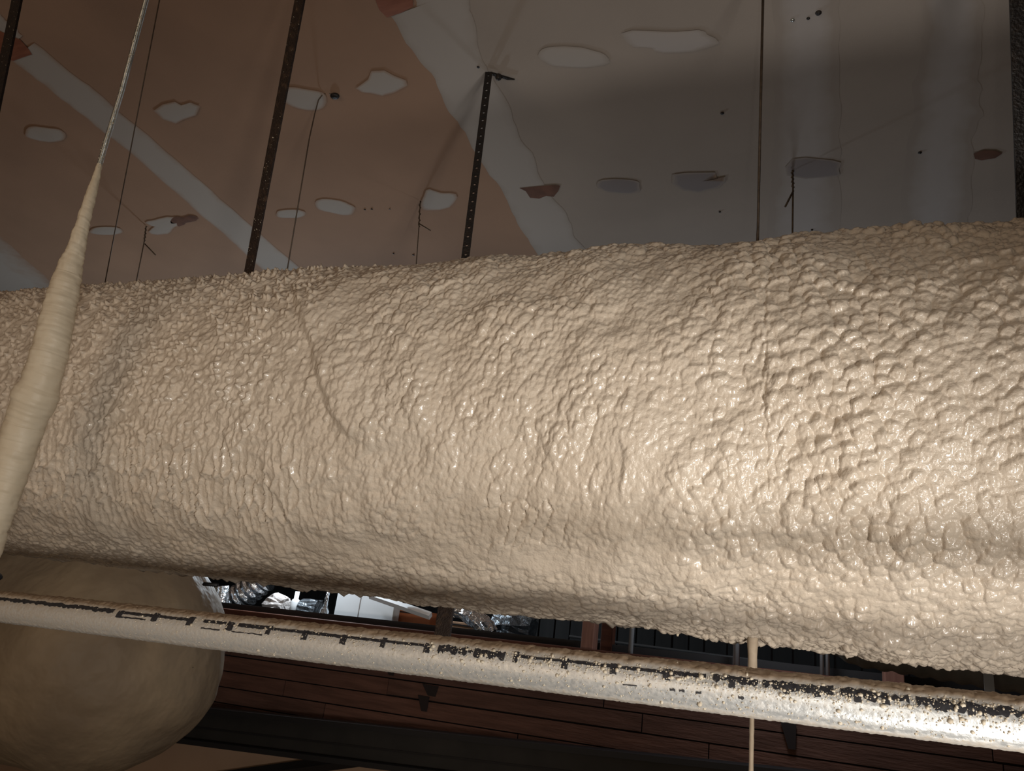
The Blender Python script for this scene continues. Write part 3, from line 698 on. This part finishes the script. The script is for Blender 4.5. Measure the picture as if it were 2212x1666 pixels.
# wires from the ceiling
def wire(label, pts, r, tails=(), hook=False):
    root = empty('ceiling_wire', Vector(pts[-1]), label, 'wire', 'ceiling wires')
    bm = bmesh.new(); tube(bm, pts, r, 6); obj('wire_strand', bm, m_wire, root, True)
    for T_ in tails:
        bm = bmesh.new(); tube(bm, T_, r * 1.1, 6); obj('wire_tail', bm, m_wire, root, True)
    if hook:
        bm = bmesh.new(); c = Vector(pts[0]); bmesh.ops.create_uvsphere(bm, u_segments=12, v_segments=8, radius=0.011, matrix=Matrix.Translation(c) @ Matrix.Diagonal((1.3, 1.0, 0.7, 1)))
        obj('anchor_head', bm, m_steel_dark, root, True)
    return root
def ln(pa, ya, pb, yb): return at(*pa, ya), at(*pb, yb)
# through-going wires (leave the top of the frame)
a, bb = ext((1636, 530), 1.25, (1648, 0), 1.17); wire('long straight wire right of centre, dropping onto the crack in the foam', [bb, a - Vector((0, 0, .04))], 0.0026)
a, bb = ext((228, 625), 1.26, (345, 0), 0.90); wire('long thin wire just right of the foam coated rod at left', [bb, a - Vector((0, 0, .04))], 0.0014)
# hooked wire
c = on_ceiling(724, 205); Yh = (c.y)
wire('wire with a curved top hanging from a round dark anchor near the rusty strap', [c - Vector((0, 0, .004)), at(708, 200, Yh - .01), at(697, 204, Yh - .01), at(688, 216, Yh - .005), at(680, 245, Yh), at(668, 300, Yh), at(616, 610, Yh)], 0.0018, hook=True)
def twist(top, mid, bot, tail, label, r=0.0022):
    c = on_ceiling(*top); Y = c.y
    tw = []
    pm, pt_ = at(*mid, Y), c - Vector((0, 0, .002))
    for i in range(13):
        f = i / 12; q = pt_ + (pm - pt_) * f; tw.append(q + Vector((0.003 * math.sin(i * 2.2), 0.003 * math.cos(i * 2.2), 0)))
    wire(label, [pt_, pm, at(*bot, Y)], r, [tw, [at(*tail[0], Y - .004), at(*tail[1], Y - .006)]])
twist((908, 433), (905, 490), (897, 600), ((905, 483), (930, 498)), 'short twisted wire beside a square spackle patch left of the punched strap', 0.0019)
twist((316, 488), (312, 520), (288, 640), ((313, 527), (336, 551)), 'short twisted wire under a small dark torn patch at left', 0.0022)
twist((1712, 366), (1713, 405), (1711, 560), ((1714, 412), (1696, 447)), 'short wire with a crooked twisted tail under a grey patch at right', 0.0026)

# rod below the duct, foam coated above the pipe, bare and thin below
zb = at(1622, 1690, 1.30); root = empty('drop_rod', at(1625, 1370, 1.30), 'slim rod dropping from the foam duct behind the pipe, coated thick above it', 'rod')
bm = bmesh.new(); q0, q1 = at(1626, 1350, 1.30), at(1625, 1500, 1.30)
tube(bm, [q0 + (q1 - q0) * f for f in np.linspace(0, 1, 14)], [0.0078 * (1 + 0.10 * math.sin(7 * f) + 0.05 * random.random()) for f in range(14)], 14)
obj('foam_sleeve', bm, m_dropfoam_shaded, root, True)
bm = bmesh.new(); d = at(1622, 1690, 1.30) - q1; tube(bm, [q1 + d * f for f in np.linspace(0, 2.0, 30)], [0.0034 * (1 + 0.15 * random.random()) for _ in range(30)], 10)
obj('bare_rod', bm, m_dropfoam_shaded, root, True)
# dusty strut behind the pipe near the white cabinet
c0, c1 = at(958, 1290, 1.75), at(950, 1420, 1.75)
bm = bmesh.new(); w = 0.0215
box(bm, c1.x - w, c1.x + w, 1.745, 1.757, c1.z - 0.02, c0.z + 0.6, 0.0, 0.002)
for v in bm.verts:
    if v.co.z > c0.z: v.co.x += (c0.x - c1.x)
root = tag(obj('dusty_strut', bm, m_rust), 'dark dusty flat strut standing behind the pipe right of the white casing', 'strut')
# small dark stubs
bm = bmesh.new(); tube(bm, [at(440, 1262, 1.42), at(470, 1264, 1.42)], 0.0045, 8); tag(obj('dark_stub', bm, m_black, None, True), 'tiny black stub poking out under the foam duct beside the foil duct', 'stub')
bm = bmesh.new(); q = at(-2, 1245, 1.55); tube(bm, [q + Vector((-.02, 0, -.012)), q, q + Vector((0.002, 0, .004))], [0.013, 0.012, 0.006], 10)
tag(obj('black_stopper', bm, m_black, None, True), 'small black rubber stopper above the pipe at the left edge', 'knob')

# ------------------------------------------------------------------ things on the loft, behind the wall
YB = 3.95
def ribbed(name, a, b_, r, m, label, ribs=10, cat='flexible duct'):
    bm = bmesh.new(); n_ = ribs * 6; a, b_ = Vector(a), Vector(b_)
    tube(bm, [a + (b_ - a) * (i / n_) for i in range(n_ + 1)], [r * (1 + 0.10 * math.cos(2 * math.pi * i / 6)) for i in range(n_ + 1)], 20)
    return tag(obj(name, bm, m, None, True), label, cat)
def crumpled(name, pts, rads, m, label, seed, cat, amp=0.25, seg=26):
    bm = bmesh.new(); tube(bm, pts, rads, seg)
    rr = random.Random(seed)
    bmesh.ops.subdivide_edges(bm, edges=bm.edges[:], cuts=1, use_grid_fill=True)
    c = sum((Vector(p) for p in pts), Vector()) / len(pts); rm = sum(rads) / len(rads)
    for v in bm.verts: v.co += Vector((rr.uniform(-1, 1), rr.uniform(-1, 1), rr.uniform(-1, 1))) * rm * amp * 0.5
    return tag(obj(name, bm, m), label, cat)
ribbed('flexible_duct', at(470, 1330, YB), at(570, 1250, YB), 0.085, m_foil, 'ribbed foil flexible duct leaning at the left end of the loft opening', 8)
crumpled('round_foil_end', [at(476, 1270, 3.78), at(476, 1318, 3.78)], [0.055, 0.04], m_foil, 'crumpled round foil cap at the far left of the loft opening', 3, 'foil cap', .18, 14)
crumpled('wrapped_bundle', [at(578, 1310, YB), at(600, 1306, YB), at(618, 1308, YB)], [0.055, 0.068, 0.05], m_bag, 'grey plastic wrapped bundle between foil duct and white canister', 8, 'bundle', .3, 14)
def lathe(name, c, prof, m, label, cat, seg=24):
    bm = bmesh.new(); rings = []
    for (r, z) in prof: rings.append([bm.verts.new((c.x + r * math.cos(2 * math.pi * k / seg), c.y + r * math.sin(2 * math.pi * k / seg), c.z + z)) for k in range(seg)])
    for p_, q_ in zip(rings, rings[1:]):
        for k in range(seg): bm.faces.new([p_[k], p_[(k + 1) % seg], q_[(k + 1) % seg], q_[k]])
    bm.faces.new(rings[0][::-1]); bm.faces.new(rings[-1])
    return tag(obj(name, bm, m, None, True), label, cat)
lathe('white_canister', at(632, 1332, YB), [(0.024, 0), (0.028, 0.005), (0.028, 0.085), (0.022, 0.10), (0.014, 0.105), (0.014, 0.15)], m_whitebox, 'small white canister standing between the wrapped bundle and bluish bottle', 'canister')
lathe('bluish_bottle', at(697, 1342, YB), [(0.028, 0), (0.031, 0.01), (0.031, 0.06), (0.014, 0.09), (0.012, 0.14), (0.012, 0.17)], m_foil, 'shiny bluish bottle with a narrow neck left of the white casing', 'bottle')
crumpled('dark_bag', [at(655, 1320, YB + .05), at(690, 1318, YB + .05)], [0.075, 0.06], m_darkfoil, 'dark glossy bag lying between the white canister and the bottle', 12, 'bag', .25, 14)
# white casing with a stepped corner and a sloped lid bar
root = empty('white_casing', at(770, 1340, YB), 'white sheet metal casing with a stepped right end', 'casing')
A = at(719, 1338, YB); B = at(846, 1343, YB); bm = bmesh.new(); zb_ = zt(A.x) - 0.08
box(bm, A.x, at(778, 1300, YB).x, YB, YB + .08, zb_, A.z + 0.35, 0, .003); obj('tall_panel', bm, m_whitebox, root)
bm = bmesh.new(); box(bm, at(778.3, 1300, YB).x, B.x, YB + .003, YB + .08, zb_, A.z + 0.33, 0, .003); obj('low_panel', bm, m_whitebox, root)
bm = bmesh.new(); p0, p1 = at(800, 1286, YB - .05), at(930, 1331, YB - .05); tube(bm, [p0, p1], 0.022, 4)
tag(obj('pale_bar', bm, m_whitebox), 'pale sloping bar laid against the top of the white casing', 'bar')
bm = bmesh.new(); p0 = at(876, 1296, YB - .08); tube(bm, [p0 + Vector((0, 0, .08)), p0 + Vector((0, 0, .02)), p0 - Vector((0, 0, .02))], [.012, .02, .014], 10)
tag(obj('black_plug', bm, m_black, None, True), 'small black plug hanging above the orange carton', 'plug')
def carton(name, pa, pb, m, label, Y, d=.25):
    a_, b_ = at(*pa, Y), at(*pb, Y); bm = bmesh.new(); box(bm, a_.x, b_.x, Y, Y + d, zt(a_.x) - 0.08, max(a_.z, b_.z), 0, .004)
    root = tag(obj(name, bm, m), label, 'carton')
    bm = bmesh.new(); box(bm, a_.x + .002, b_.x - .002, Y - .003, Y, max(a_.z, b_.z) - .02, max(a_.z, b_.z) - .012); obj('flap_edge', bm, m_black, root); return root
carton('orange_carton', (850, 1320), (932, 1324), m_orange, 'orange carton right of the white casing under the sloping bar', YB + .1)
carton('tan_carton', (975, 1345), (1040, 1350), m_tanbox, 'low tan carton right of the dusty strut below the foil', YB + .05)
crumpled('foil_sheet_roll', [at(975, 1316, YB - .05), at(1000, 1322, YB - .05), at(1022, 1332, YB - .05), at(1045, 1352, YB - .05), at(1062, 1372, YB - .05)], [0.035, 0.04, 0.05, 0.055, 0.045], m_foil, 'bright crumpled foil duct sloping down right of the dusty strut', 21, 'foil duct', .3, 14)
crumpled('dull_foil_bag', [at(1075, 1350, YB + .55), at(1115, 1352, YB + .55), at(1150, 1362, YB + .55)], [0.11, 0.13, 0.08], m_darkfoil, 'dull dark foil bag behind the bright crumpled foil', 22, 'bag', .25, 16)
crumpled('foil_scrap', [at(1650, 1376, 1.46), at(1672, 1380, 1.46)], [0.007, 0.006], m_foil, 'small glinting foil scrap under the foam duct by the drop rod', 5, 'foil scrap', .4, 10)
# grey round duct far right
p0, p1 = at(1760, 1358, 2.75), at(2330, 1440, 2.55)
bm = bmesh.new(); n_ = 120; a_, b_ = Vector(p0), Vector(p1) ; b_ = a_ + (b_ - a_) * 1.5
tube(bm, [a_ + (b_ - a_) * (i / n_) for i in range(n_ + 1)], [0.098 * (1 + 0.035 * math.cos(2 * math.pi * i / 6)) * min(1, 0.55 + i * .03) for i in range(n_ + 1)], 22)
gd = tag(obj('grey_flexible_duct', bm, m_greyduct, None, True), 'dull grey flexible duct showing under the foam at the far right', 'flexible duct')
c = at(2138, 1500, 2.5); bm = bmesh.new(); box(bm, c.x - .012, c.x + .012, c.y - .004, c.y, c.z, c.z + .6); tag(obj('flat_hanger', bm, m_rod_grey), 'flat grey hanger strip in front of the dull grey flexible duct', 'strip')
